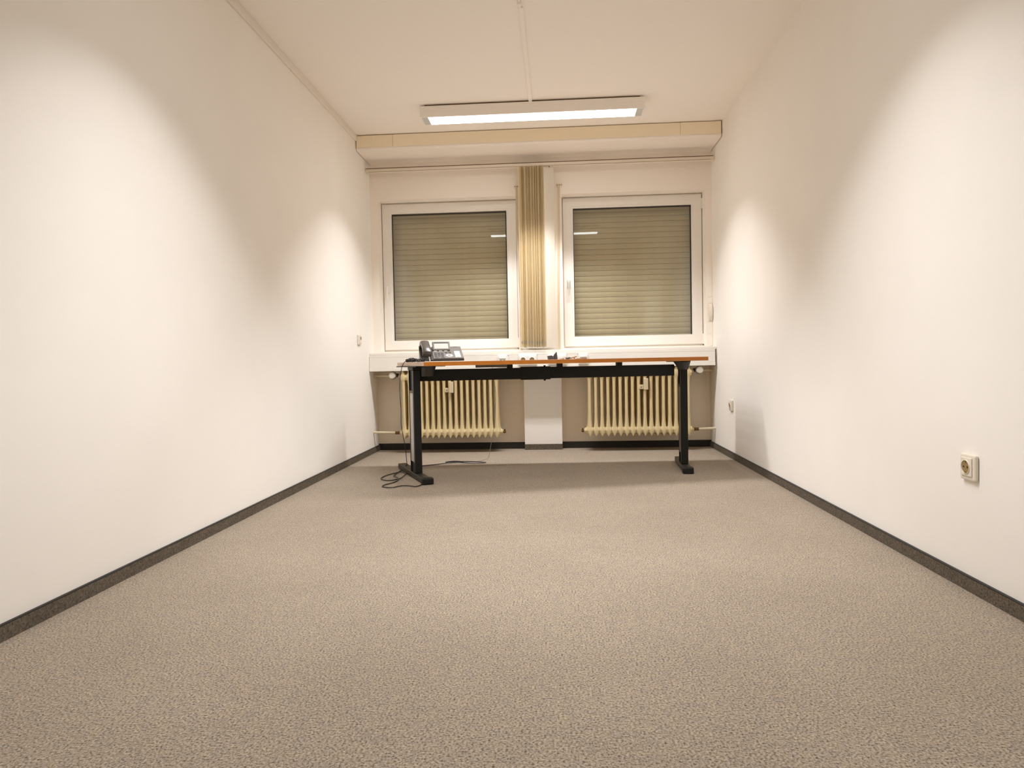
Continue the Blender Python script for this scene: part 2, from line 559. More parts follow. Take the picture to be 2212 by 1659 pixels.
# ------------------------------------------------------------------ window sill and cable duct
sl = struct(obj('trim_3', B(0.002, W - 0.003, 5.548, YF + 0.015, 0.8005, 0.822, bev=0.004, seg=2), 'sill'), 'white window sill board above the cable duct')
cdct = thing('cable_duct', 'long white cable duct with sockets running under both windows', 'cable duct', (0, 5.53, 0.674))
obj('body', B(0.003, W - 0.018, 0.004, 0.115, 0.0, 0.126, bev=0.002), 'duct', cdct)
obj('top_lip', B(0.003, W - 0.018, 0.0, 0.0045, 0.112, 0.126, bev=0.001), 'duct', cdct)
obj('bottom_lip', B(0.003, W - 0.018, -0.006, 0.0045, 0.0, 0.028, bev=0.0015), 'duct', cdct)
for a, b_ in ((0.003, 0.335), (0.3365, 1.056), (1.141, 1.216), (1.374, 1.456), (1.610, 1.690), (1.776, W - 0.018)):
    obj('cover', B(a, b_, -0.0005, 0.0045, 0.031, 0.1105, bev=0.0008), 'duct', cdct)

def rounded_block(w_, h_, d_, r_=0.006):
    """block seen from -y, back at y=0, rounded front"""
    return B(-w_ / 2, w_ / 2, -d_, 0.0, -h_ / 2, h_ / 2, bev=r_, seg=3)

def ring_recess(root, cx, cz, y, r, name='socket_well'):
    o = obj(name, disc_y(cx, y, cz, r, 0.004, 24), 'hole', root, True)
    for dx in (-0.0095, 0.0095):
        obj('pin_hole', disc_y(cx + dx, y - 0.0008, cz, 0.0028, 0.002, 8), 'blackstrip', o)
    for dz in (-1, 1):
        obj('earth_clip', B(cx - 0.0025, cx + 0.0025, y - 0.003, y + 0.001, cz + dz * (r - 0.003) - 0.002, cz + dz * (r - 0.003) + 0.002), 'contact', o)
    return o

def shell_ring(root, cx, cz, y, r0, r1, m, name='collar'):
    """raised ring around the socket well"""
    bm = bmesh.new()
    n = 28
    pts = [(r0, y), (r0 + 0.001, y - 0.003), (r1 - 0.001, y - 0.003), (r1, y)]
    rings = []
    for k in range(n):
        a = 2 * math.pi * k / n
        rings.append([bm.verts.new((cx + p[0] * math.cos(a), p[1], cz + p[0] * math.sin(a))) for p in pts])
    for k in range(n):
        A, Bq = rings[k], rings[(k + 1) % n]
        for q in range(len(pts) - 1):
            bm.faces.new((A[q], A[q + 1], Bq[q + 1], Bq[q]))
    return obj(name, bm, m, root, True)

def duct_double(x, lab):
    s = thing('double_socket', lab, 'socket', (x, 5.5295, 0.7425), 0, 'double sockets on the cable duct')
    obj('housing', rounded_block(0.150, 0.086, 0.022, 0.008), 'outlet', s)
    for dx in (-0.0355, 0.0355):
        obj('insert', B(dx - 0.031, dx + 0.031, -0.0245, -0.021, -0.029, 0.031, bev=0.0015), 'outlet', s)
        shell_ring(s, dx, 0.003, -0.0246, 0.0185, 0.0225, 'outlet')
        ring_recess(s, dx, 0.003, -0.0252, 0.0185)
    return s

def duct_data(x, lab):
    s = thing('data_outlet', lab, 'data outlet', (x, 5.5295, 0.7425), 0, 'data outlets on the cable duct')
    obj('housing', rounded_block(0.080, 0.086, 0.022, 0.008), 'outlet', s)
    obj('insert', B(-0.030, 0.030, -0.0245, -0.021, -0.030, 0.027, bev=0.0015), 'outlet', s)
    obj('hood', B(-0.026, 0.026, -0.029, -0.0245, 0.014, 0.022, bev=0.002), 'outletcream', s)
    for dx in (-0.013, 0.013):
        obj('port', B(dx - 0.008, dx + 0.008, -0.0262, -0.024, -0.008, 0.004), 'blackstrip', s)
    return s

duct_data(1.092, 'white data outlet on the duct just left of the double socket')
duct_double(1.292, 'white double socket on the duct below the bundled blind')
duct_double(1.531, 'white double socket on the duct behind the dark plug')
duct_data(1.735, 'white data outlet on the duct right of the scattered scraps')

# ------------------------------------------------------------------ curtain rail, vertical blind, belts
RY = 5.58
rl = thing('blind_rail', 'cream curtain rail across the wall above both windows', 'curtain rail', (0, RY, 2.288))
obj('profile', B(0.004, W - 0.006, -0.022, 0.022, 0.0, 0.027, bev=0.002), 'rail', rl)
obj('top_shadow_strip', B(0.010, W - 0.012, -0.0232, 0.012, 0.0265, 0.0315), 'slotshade', rl)  # dark strip painting the shadow line between rail and soffit
obj('lower_groove', B(0.03, W - 0.03, -0.0228, -0.020, 0.001, 0.003), 'slotshade', rl)
obj('end_cap', B(0.0015, 0.006, -0.023, 0.023, -0.001, 0.029), 'rail', rl)
obj('end_cap', B(W - 0.008, W - 0.003, -0.023, 0.023, -0.001, 0.029), 'rail', rl)
for xb in (0.25, 0.95, 1.85, 2.55):
    obj('bracket', B(xb - 0.012, xb + 0.012, -0.01, YW - RY, 0.0315, 0.036), 'rail', rl)

bld = thing('vertical_blind', 'cream vertical blind pushed together between the two windows', 'blind', (1.34, RY, 0.835))
NS = 21
ztop = 2.286 - 0.835
def slat_bm(x, ang, z0, z1, th, push=0.0):
    bm = bmesh.new()
    nn = 5
    lo, hi = [], []
    for j in range(nn):
        t = j / (nn - 1) - 0.5
        xx = 0.0022 * math.cos(math.pi * t)
        yy = t * 0.089 - push
        X_ = xx * math.cos(ang) - yy * math.sin(ang)
        Y_ = xx * math.sin(ang) + yy * math.cos(ang)
        lo.append(bm.verts.new((x + X_, Y_, z0)))
        hi.append(bm.verts.new((x + X_, Y_, z1)))
    for j in range(nn - 1):
        bm.faces.new((lo[j], lo[j + 1], hi[j + 1], hi[j]))
    bmesh.ops.solidify(bm, geom=bm.faces[:], thickness=th)
    return bm

for k in range(NS):
    x = 1.2515 + k * 0.0098 - 1.34 + random.uniform(-0.0022, 0.0022)
    ang = math.radians(-9 + random.uniform(-3, 3))
    dy = random.uniform(-0.006, 0.006)
    z0 = random.uniform(0.0, 0.004) + (0.0 if k > 8 else 0.004)
    s_ = obj('blind_slat', slat_bm(x, ang, z0 + 0.010, ztop, 0.0034, dy), 'blind', bld)
    obj('weight_pocket', slat_bm(x, ang, z0 + 0.036, z0 + 0.056, 0.0078, dy + 0.004), 'blindhem', s_)
    obj('chain_clip', slat_bm(x, ang, z0, z0 + 0.012, 0.0056, dy + 0.003), 'blindhem', s_)
# the one slat turned flat at the right
bm = bmesh.new()
a = math.radians(62)
vs = []
for j in range(7):
    t = j / 6 - 0.5
    xx = 0.089 * t * math.sin(a) + 0.004 * math.cos(math.pi * t) * math.cos(a)
    yy = 0.089 * t * math.cos(a) - 0.006 * math.cos(math.pi * t)
    vs.append((0.1455 + xx, -0.016 + yy))
lo = [bm.verts.new((p[0], p[1], 0.004)) for p in vs]
hi = [bm.verts.new((p[0], p[1], ztop - 0.012)) for p in vs]
for j in range(6):
    bm.faces.new((lo[j], lo[j + 1], hi[j + 1], hi[j]))
bmesh.ops.solidify(bm, geom=bm.faces[:], thickness=0.0012)
obj('blind_slat', bm, 'blindhem', bld, True)
obj('slat_hook', tube(smooth_path([(0.147, -0.012, ztop - 0.013), (0.152, -0.012, ztop - 0.004), (0.147, -0.012, ztop)], 4), 0.003, 6), 'brass', bld)
bc = [(1.236 + 0.0049 * k - 1.34, -0.047 - 0.003 * math.sin(k * 1.25), 0.012 - 0.006 * abs(math.sin(k * 0.62)) - 0.002) for k in range(44)]
obj('bead_chain', tube(bc, 0.0016, 5), 'blindhem', bld)

def belt(x, lab, dx):
    b_ = thing('shutter_belt', lab, 'shutter belt', (x, YW, 0.83))
    g = obj('belt_guide', B(-0.026, 0.026, -0.008, 0.0, 1.316, 1.346, bev=0.003, seg=2), 'belt', b_)
    for d in (-0.018, 0.018):
        obj('screw', disc_y(d, -0.0095, 1.331, 0.0038, 0.003, 10), 'brass', g)
    obj('slot', B(-0.009, 0.009, -0.0095, -0.007, 1.328, 1.334), 'brass', g)
    bm = bmesh.new()
    pts = [(-0.004, 1.330), (-0.008, 0.98), (dx, 0.40), (dx, 0.0)]
    fr, bk = [], []
    for (xx, zz) in pts:
        fr.append([bm.verts.new((xx - 0.0085, -0.016, zz)), bm.verts.new((xx + 0.0085, -0.010, zz))])
    for k in range(len(pts) - 1):
        bm.faces.new((fr[k][0], fr[k][1], fr[k + 1][1], fr[k + 1][0]))
    bmesh.ops.solidify(bm, geom=bm.faces[:], thickness=0.0014)
    obj('strap', bm, 'belt', b_)
    return b_

belt(1.569, 'cream shutter belt hanging right of the bundled blind', -0.020)
belt(1.226, 'shutter belt mostly hidden behind the bundled blind at the left', 0.012)

bwd = thing('belt_winder', 'small rounded cream belt winder in the right corner beside the window', 'belt winder', (2.768, YW - 0.004, 1.10))
prof = [(0.0, -0.068)] + [(-0.028 * math.cos(a_), 0.066 * math.sin(a_)) for a_ in [math.radians(d) for d in range(-80, 81, 16)]] + [(0.0, 0.068)]
obj('cover', prism_axis(prof, -0.013, 0.013, 'x', bev=0.002), 'outletcream', bwd, True)
obj('plate', B(-0.016, 0.016, -0.002, 0.0, -0.078, 0.078), 'outletcream', bwd)

# ------------------------------------------------------------------ radiators
def rad_section():
    """three tubes deep joined by webs, with lens-shaped heads at top and bottom"""
    bm = bmesh.new()
    Ht = 0.535
    for yy in (-0.060, 0.0, 0.060):
        path, R = [], []
        for z, r in ((0.030, 0.0210), (0.060, 0.0205), (0.080, 0.0178), (0.11, 0.0148), (0.17, 0.0126), (0.30, 0.0118), (0.43, 0.0122), (Ht - 0.08, 0.0150), (Ht - 0.055, 0.0190), (Ht - 0.03, 0.0205)):
            path.append((0, yy, z))
            R.append(r)
        tube(path, R, 10, bm)
    box(bm, -0.0045, 0.0045, -0.055, 0.055, 0.05, Ht - 0.05)
    for zc in (0.042, Ht - 0.042):
        out = 1 if zc > 0.2 else -1
        pts = [(-0.086, 0), (-0.076, 0.030), (0.076, 0.030), (0.086, 0), (0.076, -0.030), (-0.076, -0.030)]
        rings = []
        for xx, s in ((-0.0235, 0.74), (-0.015, 0.80), (-0.0065, 0.97), (0.0, 1.05), (0.0065, 0.97), (0.015, 0.80), (0.0235, 0.74)):
            tip = out * 0.020 * max(0.0, 1 - abs(xx) / 0.013)
            rings.append([bm.verts.new((xx, p[0] * (0.86 + 0.14 * s), zc + p[1] * s + (tip if p[1] * out > 0 else 0))) for p in pts])
        for i in range(len(rings) - 1):
            for k in range(6):
                bm.faces.new((rings[i][k], rings[i][(k + 1) % 6], rings[i + 1][(k + 1) % 6], rings[i + 1][k]))
        bm.faces.new(rings[0][::-1])
        bm.faces.new(rings[-1])
    return bm

SECT = None
def radiator(x_first, pitch, n, lab, hub_side, knob_side, alloc_x):
    """thing at its left end; pipes at knob_side run into the side wall"""
    global SECT
    yc = 5.615
    zb = 0.128
    r = thing('radiator', lab, 'radiator', (x_first, yc, zb), 0, 'column radiators in the niches')
    first = None
    for k in range(n):
        if SECT is None:
            first = obj('radiator_section', rad_section(), 'radiator', r, True, (0, 0, 0))
            SECT = first
        else:
            link_copy(SECT, r, (k * pitch, 0, 0))
    xl, xr = -0.024, (n - 1) * pitch + 0.024
    xh = xr if hub_side > 0 else xl
    # blind plug with brass bleed valve
    pl = obj('end_plug', tube([(xh, 0, 0.035), (xh + hub_side * 0.012, 0, 0.035), (xh + hub_side * 0.022, 0, 0.035)], [0.026, 0.022, 0.013], 8), 'radiator', r)
    obj('bleed_valve', tube([(xh + hub_side * 0.022, 0, 0.033), (xh + hub_side * 0.032, 0, 0.033), (xh + hub_side * 0.044, 0, 0.031)], [0.010, 0.013, 0.007], 8), 'brass', pl)
    obj('bleed_tap', tube([(xh + hub_side * 0.034, 0, 0.028), (xh + hub_side * 0.034, -0.004, 0.054)], 0.006, 8), 'brass', pl)
    obj('wire_loop', tube(smooth_path([(xh + hub_side * 0.044, -0.006, 0.028), (xh + hub_side * 0.052, -0.008, 0.012), (xh + hub_side * 0.045, -0.008, 0.0), (xh + hub_side * 0.038, -0.006, 0.014)], 4), 0.0009, 5), 'metalgrey', pl)
    # return pipe and brass lockshield
    ks = knob_side
    xk = xl if ks < 0 else xr
    wall = (0.001 - x_first) if ks < 0 else (W - 0.001 - x_first)
    obj('end_reducer', tube([(xk, 0, 0.035), (xk + ks * 0.028, 0, 0.035)], [0.030, 0.014], 10), 'radiator', r, True)
    lk = obj('lockshield_valve', tube([(xk + ks * 0.026, 0, 0.035), (xk + ks * 0.040, 0, 0.035), (xk + ks * 0.045, 0, 0.035), (xk + ks * 0.066, 0, 0.035)], [0.010, 0.014, 0.011, 0.013], 8), 'brass', r)
    obj('return_pipe', tube([(xk + ks * 0.064, 0, 0.035), (wall, 0, 0.040)], 0.0105, 10), 'pipe', r, True)
    # thermostat head, facing the room
    zt = 0.51
    obj('feed_stub', tube([(xk, 0.0, zt - 0.01), (xk + ks * 0.03, 0.0, zt - 0.005)], [0.020, 0.013], 10), 'pipe', r, True)
    v = obj('thermostat_valve', tube([(xk + ks * 0.028, 0.0, zt), (xk + ks * 0.056, 0.0, zt)], 0.0155, 10), 'darkvalve', r)
    kx = xk + ks * 0.066
    obj('thermostat_head', tube([(kx, 0.0, zt), (kx, -0.028, zt), (kx, -0.040, zt), (kx, -0.074, zt), (kx, -0.080, zt)],
                                [0.016, 0.019, 0.029, 0.0275, 0.022], 18), 'knob', v, True)
    obj('thermostat_collar', tube([(kx, -0.030, zt), (kx, -0.046, zt)], 0.0315, 18), 'darkvalve', v, True)
    obj('feed_pipe', tube([(kx, 0.0, zt), (kx + ks * 0.02, 0.03, zt - 0.004), (wall, 0.06, zt - 0.004)], 0.0105, 10), 'pipe', r, True)
    # heat meter hung between the columns and its square tag
    ax = alloc_x - x_first
    al = obj('heat_meter', B(ax - 0.017, ax + 0.017, -0.096, -0.066, 0.362, 0.452, bev=0.003, seg=2), 'allocator', r)
    obj('meter_bracket', B(ax - 0.021, ax + 0.021, -0.068, -0.052, 0.45, 0.475), 'darkvalve', al)
    tg = obj('meter_tag', B(ax - 0.055, ax - 0.018, -0.076, -0.066, 0.366, 0.402, bev=0.002), 'allocator', r)
    obj('tag_screw', disc_y(ax - 0.037, -0.078, 0.383, 0.004, 0.003, 8), 'darkvalve', tg)
    return r

radiator(0.2735, 0.04745, 17, 'cream column radiator in the left niche', 1, -1, 0.669)
radiator(1.7825, 0.0488, 17, 'cream column radiator in the right niche', -1, 1, 2.228)

# ------------------------------------------------------------------ wall sockets
def wall_socket(name, label, loc, rotz, single=True):
    s = thing(name, label, 'socket', loc, rotz, 'sockets on the side walls')
    obj('frame', rounded_block(0.080, 0.082, 0.013, 0.007), 'outletcream', s, False)
    obj('insert', B(-0.0275, 0.0275, -0.017, -0.012, -0.0275, 0.030, bev=0.0025, seg=2), 'outletcream', s)
    shell_ring(s, 0, 0.001, -0.0168, 0.0192, 0.0222, 'outletcream')
    ring_recess(s, 0, 0.001, -0.0176, 0.0192)
    return s

wall_socket('wall_socket', 'cream wall socket on the right wall nearest the camera', (W, 2.192, 0.384), -math.pi / 2)
wall_socket('wall_socket', 'small cream wall socket on the right wall near the desk shadow', (W, 5.09, 0.384), -math.pi / 2)
s = thing('wall_switch', 'narrow cream switch plate with brown slot on the left wall beside the windows', 'switch', (0, 5.248, 0.924), math.pi / 2)
obj('frame', rounded_block(0.080, 0.080, 0.012, 0.006), 'outletcream', s)
obj('rocker', B(-0.026, 0.026, -0.016, -0.011, -0.028, 0.028, bev=0.002), 'outletcream', s)
obj('brown_slot', B(-0.004, 0.022, -0.0172, -0.0155, 0.000, 0.024, bev=0.0005), 'hole', s)

# ------------------------------------------------------------------ ceiling lights
def ceiling_light(label, loc):
    """origin on the ceiling above the centre"""
    l = thing('ceiling_light', label, 'ceiling light', loc, 0, 'tube lights on the ceiling')
    hx, hy = 0.762, 0.085
    z0, z1 = -0.085, -0.012
    # shell open at the bottom
    bm = bmesh.new()
    box(bm, -hx, hx, -hy, -hy + 0.012, z0, z1)
    box(bm, -hx, hx, hy - 0.012, hy, z0, z1)
    box(bm, -hx, -hx + 0.006, -hy + 0.012, hy - 0.012, z0, z1)
    box(bm, hx - 0.006, hx, -hy + 0.012, hy - 0.012, z0, z1)
    box(bm, -hx + 0.006, hx - 0.006, -hy + 0.012, hy - 0.012, z1 - 0.003, z1)
    obj('housing', bm, 'lampbody', l)
    obj('shoulder', B(-hx - 0.001, hx + 0.001, -hy - 0.0025, -hy, z0 + 0.042, z1, bev=0.001), 'lampbody', l)
    obj('diffuser', B(-hx + 0.052, hx - 0.052, -hy + 0.013, hy - 0.013, z0 + 0.001, z0 + 0.006), 'diffuser', l)
    for sx in (-1, 1):
        for sy in (-1, 1):
            x0, x1 = sorted((sx * (hx - 0.007), sx * (hx - 0.051)))
            y0, y1 = sorted((sy * 0.0008, sy * (hy - 0.0135)))
            obj('end_block', B(x0, x1, y0, y1, z0 + 0.001, z0 + 0.010), 'lampend', l)
    obj('shadow_gap_plate', B(-hx + 0.03, hx - 0.03, -hy + 0.012, hy - 0.012, -0.012, 0.0), 'slotshade', l)  # added dark brown fill, paints the shade between ceiling and housing
    for dx in (-0.745, 0.745):
        obj('spacer', B(dx - 0.014, dx + 0.014, -0.05, 0.05, -0.012, 0.0), 'lampbody', l)
    # the louvre throws the tubes' light down in a cone with a fairly sharp cut-off
    ld = bpy.data.lights.new('louvre_light', 'SPOT')
    ld.energy = LAMP_POWER / 16
    ld.spot_size = math.radians(LAMP_CONE)
    ld.spot_blend = LAMP_BLEND
    ld.shadow_soft_size = 0.024
    ld.color = LAMP_COLOR
    for i in range(8):
        for sy in (-1, 1):
            lo = bpy.data.objects.new('louvre_light', ld)
            COL.objects.link(lo)
            lo.parent = l
            lo.location = ((i - 3.5) * 0.178, sy * 0.036, z0 - 0.004)
    return l

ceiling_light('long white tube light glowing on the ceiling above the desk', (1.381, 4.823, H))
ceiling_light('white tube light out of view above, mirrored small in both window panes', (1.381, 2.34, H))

td = thing('ceiling_trunking', 'thin cream cable trunking on the ceiling leading to the light', 'trunking', (1.376, 4.10, H))
obj('channel', B(-0.0125, 0.0125, -0.60, 0.637, -0.010, 0.0, bev=0.003), 'ceiling', td)
obj('end_clip', B(-0.011, 0.011, 0.625, 0.645, -0.020, -0.002, bev=0.002), 'lampbody', td)
obj('cable', tube([(-0.003, -0.59, -0.006), (-0.006, -0.66, -0.009), (-0.006, -1.67, -0.009)], 0.0055, 8), 'lampbody', td, True)
obj('clamp', B(-0.016, 0.004, -0.665, -0.635, -0.022, 0.0, bev=0.003), 'lampbody', td)

# ------------------------------------------------------------------ desk
TOPZ, TTH = 0.7415, 0.0245
FL, FR, BR_, BL_ = (0.748, 3.998), (2.478, 4.430), (2.478, 4.965), (0.395, 4.845)
desk = thing('desk', 'black framed desk with orange-brown edged top standing before the radiators', 'desk', (0, 0, 0))
top = obj('desktop', prism([FL, FR, BR_, BL_], TOPZ - TTH, TOPZ, bev=0.0012), 'laminate', desk)
def edge_band(a, b_, m, name):
    a, b_ = Vector(a), Vector(b_)
    d = (b_ - a).normalized()
    n = Vector((d.y, -d.x))
    q = [a, b_, b_ + n * 0.0022, a + n * 0.0022]
    return obj(name, prism([(p.x, p.y) for p in q], TOPZ - TTH + 0.0003, TOPZ - 0.001), m, top)
edge_band(FL, FR, 'edgeband', 'front_edge')['label'] = 'orange-brown front edge band'
edge_band(BL_, FL, 'laminate', 'left_edge')
edge_band(FR, BR_, 'edgeband', 'right_edge')

def leg(cx, cy, ang, flen, fback, colf, colb, silver_side, name='leg'):
    """local frame: -y is the front of the foot; origin under the column axis"""
    e = empty(name, (cx, cy, 0), ang)
    e.parent = desk
    ft = obj('foot', prism_axis([(-fback, 0.006), (-fback, 0.040), (flen - 0.02, 0.034), (flen, 0.028), (flen, 0.006)], -0.029, 0.029, 'x', bev=0.003), 'footmetal', e)
    for v in ft.data.vertices:
        v.co.y = -v.co.y
    ft.data.flip_normals()
    obj('front_glide', prism_axis([(-flen - 0.012, 0.0), (-flen - 0.010, 0.040), (-flen + 0.035, 0.041), (-flen + 0.05, 0.0)], -0.034, 0.034, 'x', bev=0.006), 'black', e)
    obj('rear_glide', tube([(0, fback - 0.03, 0.0), (0, fback - 0.03, 0.008)], [0.024, 0.02], 14), 'black', e)
    w2 = 0.0225
    s = silver_side
    # outer column: web at the front and back, slot on the outside
    col = obj('column', B(-w2, w2, -colf, -colf + 0.030, 0.036, 0.690, bev=0.003), 'black', e)
    obj('column_back', B(-w2, w2, colb - 0.012, colb, 0.036, 0.690, bev=0.002), 'black', e)
    obj('column_core', B(-w2 + (0.008 if s < 0 else 0.0005), w2 - (0.008 if s > 0 else 0.0005), -colf + 0.030, colb - 0.012, 0.036, 0.690), 'black', e)
    xo = s * (w2 - 0.0005)
    xi = s * (w2 - 0.008)
    x0, x1 = sorted((xo, xi))
    ymid0, ymid1 = -colf + 0.034, colb - 0.022
    obj('cover_strip', B(x0, x1, ymid0, ymid1, 0.105, 0.545 if s < 0 else 0.52, bev=0.0015), 'alu' if s < 0 else 'traygrey', e)
    if s < 0:
        obj('side_fillet', B(x0, x1, -colf + 0.0302, -colf + 0.0338, 0.10, 0.712), 'alu', e)
        obj('strip_clip', B(x0 - 0.001, x1, ymid0 + 0.002, ymid1 - 0.002, 0.546, 0.560), 'brass', e)
    # head carrying the top
    obj('head', B(-w2 - 0.004, w2 + 0.004, -colf - 0.004, colb + 0.004, 0.690, TOPZ - TTH - 0.006, bev=0.003), 'black', e)
    obj('top_rail', B(-0.03, 0.03, -flen + 0.12, fback - 0.02, TOPZ - TTH - 0.007, TOPZ - TTH - 0.0002, bev=0.002), 'black', e)
    return e

LD = Vector((0.430, -0.903)).normalized()      # front direction of the left foot
angL = math.atan2(LD.x, -LD.y)
legL = leg(0.6140, 4.362, angL, 0.285, 0.415, 0.066, 0.066, -1)
angR = math.atan2(-0.060, 1.0)
legR = leg(2.3600, 4.655, angR, 0.235, 0.285, 0.066, 0.075, -1)
for ch in legR.children:
    if ch.name.startswith(('cover_strip', 'strip_clip', 'side_fillet')):
        ch.data.materials[0] = MT['black'] if not ch.name.startswith('cover_strip') else MT['traygrey']

# telescopic beam between the legs
b0 = Vector((0.628, 4.395)); b1 = Vector((2.300, 4.655))
bd = (b1 - b0).normalized()
bang = math.atan2(bd.y, bd.x)
blen = (b1 - b0).length
beam = empty('beam', (b0.x, b0.y, 0), bang)
beam.parent = desk
mid = 0.832
obj('outer_beam', B(0.0, mid - 0.05, -0.021, 0.021, 0.6185, 0.6925, bev=0.003), 'black', beam)
obj('inner_beam', B(mid - 0.05, blen, -0.018, 0.018, 0.6200, 0.6945, bev=0.003), 'black', beam)
obj('clamp_sleeve', B(mid - 0.165, mid + 0.03, -0.026, 0.026, 0.6135, 0.6985, bev=0.003), 'black', beam)
for z0, z1 in ((0.696, 0.706), (0.605, 0.616)):
    obj('clamp_bolt', tube([(mid - 0.006, 0, z0), (mid - 0.006, 0, z1)], 0.007, 8), 'black', beam)
for q in (0.597, 0.925, 1.322):
    obj('spacer_block', B(q - 0.018, q + 0.018, -0.02, 0.02, 0.690, TOPZ - TTH - 0.0002, bev=0.001), 'black', beam)
obj('tray', B(0.375, 0.578, -0.03, 0.03, 0.6985, TOPZ - TTH - 0.0005, bev=0.001), 'traygrey', beam)

# cast brackets that carry the top at both ends
def bracket(x0, x1, x2, x3, z0, z1, y, bulge, root):
    bm = bmesh.new()
    n = 10
    rings = []
    for k in range(n + 1):
        t = k / n
        yb = y - bulge * math.sin(math.pi * t) ** 0.7
        rings.append([bm.verts.new((x2 + (x3 - x2) * t, yb + bulge * 0.3, z0)), bm.verts.new((x0 + (x1 - x0) * t, yb, z1)),
                      bm.verts.new((x0 + (x1 - x0) * t, y + 0.02, z1)), bm.verts.new((x2 + (x3 - x2) * t, y + 0.02, z0))])
    for k in range(n):
        for q in range(4):
            bm.faces.new((rings[k][q], rings[k][(q + 1) % 4], rings[k + 1][(q + 1) % 4], rings[k + 1][q]))
    bm.faces.new(rings[0])
    bm.faces.new(rings[-1][::-1])
    return obj('bracket', bm, 'blackgloss', root, True)
bracket(0.645, 0.757, 0.645, 0.738, 0.650, TOPZ - TTH - 0.0005, 4.335, 0.035, desk)
obj('bracket_plate', B(0.64, 0.81, 4.33, 4.40, TOPZ - TTH - 0.005, TOPZ - TTH - 0.0003), 'black', desk)
bracket(2.285, 2.398, 2.325, 2.382, 0.660, TOPZ - TTH - 0.0005, 4.572, 0.02, desk)
obj('bracket_plate', B(2.245, 2.39, 4.55, 4.62, TOPZ - TTH - 0.005, TOPZ - TTH - 0.0003), 'black', desk)

# ------------------------------------------------------------------ telephone
PH = thing('telephone', 'dark grey office telephone with handset on the left end of the desk', 'telephone', (0.958, 4.215, TOPZ), math.radians(14.5))
# local: x runs left (negative) from the front right corner, y back, z up
PW, PD, ZF, ZB = 0.262, 0.195, 0.016, 0.094
side = [(0.0, 0.004), (0.0, ZF), (PD, ZB), (PD + 0.004, ZB - 0.012), (PD - 0.03, 0.004)]
obj('base', prism_axis(side, -PW, 0.0, 'x', bev=0.003), 'phonedark', PH)
tl = math.atan2(ZB - ZF, PD)
FM = Matrix.Translation((0, 0, ZF)) @ Matrix.Rotation(tl, 4, 'X')
SL = math.hypot(PD, ZB - ZF)
def onface(name, x0, x1, v0, v1, h0, h1, m, parent=PH, bev=0.0):
    return obj(name, B(x0, x1, v0, v1, h0, h1, bev=bev, mtx=FM), m, parent)
face = onface('faceplate', -PW + 0.075, -0.003, 0.004, SL - 0.003, 0.0005, 0.004, 'phone', PH, 0.001)
for i, v in enumerate((0.032, 0.050, 0.068, 0.086)):
    for j in range(3):
        x = -0.178 + j * 0.0205
        onface('key', x, x + 0.0165, v, v + 0.0095, 0.004, 0.0062, 'keys', face, 0.0008)
for j in range(2):
    for v in (0.086, 0.102):
        onface('key', -0.110 + j * 0.021, -0.094 + j * 0.021, v, v + 0.008, 0.004, 0.006, 'keys', face, 0.0008)
    onface('key', -0.176 + j * 0.035, -0.152 + j * 0.035, 0.012, 0.020, 0.004, 0.006, 'keys', face, 0.0008)
for j in range(3):
    onface('soft_key', -0.178 + j * 0.032, -0.157 + j * 0.032, 0.118, 0.126, 0.004, 0.0068, 'paper', face, 0.001)
wheel = tube([FM @ Vector((-0.088, 0.044, 0.003)), FM @ Vector((-0.088, 0.044, 0.007))], [0.0225, 0.021], 24)
wh = obj('jog_wheel', wheel, 'paper', face, True)
obj('jog_button', tube([FM @ Vector((-0.088, 0.044, 0.006)), FM @ Vector((-0.088, 0.044, 0.0085))], 0.009, 16), 'phonebez', wh, True)
onface('label_card', -0.052, -0.018, 0.016, 0.120, 0.0038, 0.0052, 'paper', face, 0.0008)
onface('badge', -0.052, -0.022, SL - 0.016, SL - 0.009, 0.004, 0.0048, 'keys', face)
# tilting display
DM = Matrix.Translation(FM @ Vector((0, 0.132, 0.003))) @ Matrix.Rotation(tl + math.radians(28), 4, 'X')
def ondisp(name, x0, x1, v0, v1, h0, h1, m, parent, bev=0.0):
    return obj(name, B(x0, x1, v0, v1, h0, h1, bev=bev, mtx=DM), m, parent)
dsp = ondisp('display', -0.184, -0.074, 0.0, 0.072, -0.004, 0.010, 'phonebez', PH, 0.003)
ondisp('lcd', -0.173, -0.085, 0.010, 0.058, 0.0085, 0.0108, 'lcd', dsp)
ondisp('lcd_shade', -0.173, -0.085, 0.054, 0.060, 0.0095, 0.0116, 'phonedark', dsp)
ondisp('lamp_tab', -0.104, -0.094, 0.0715, 0.077, -0.002, 0.008, 'paper', dsp)
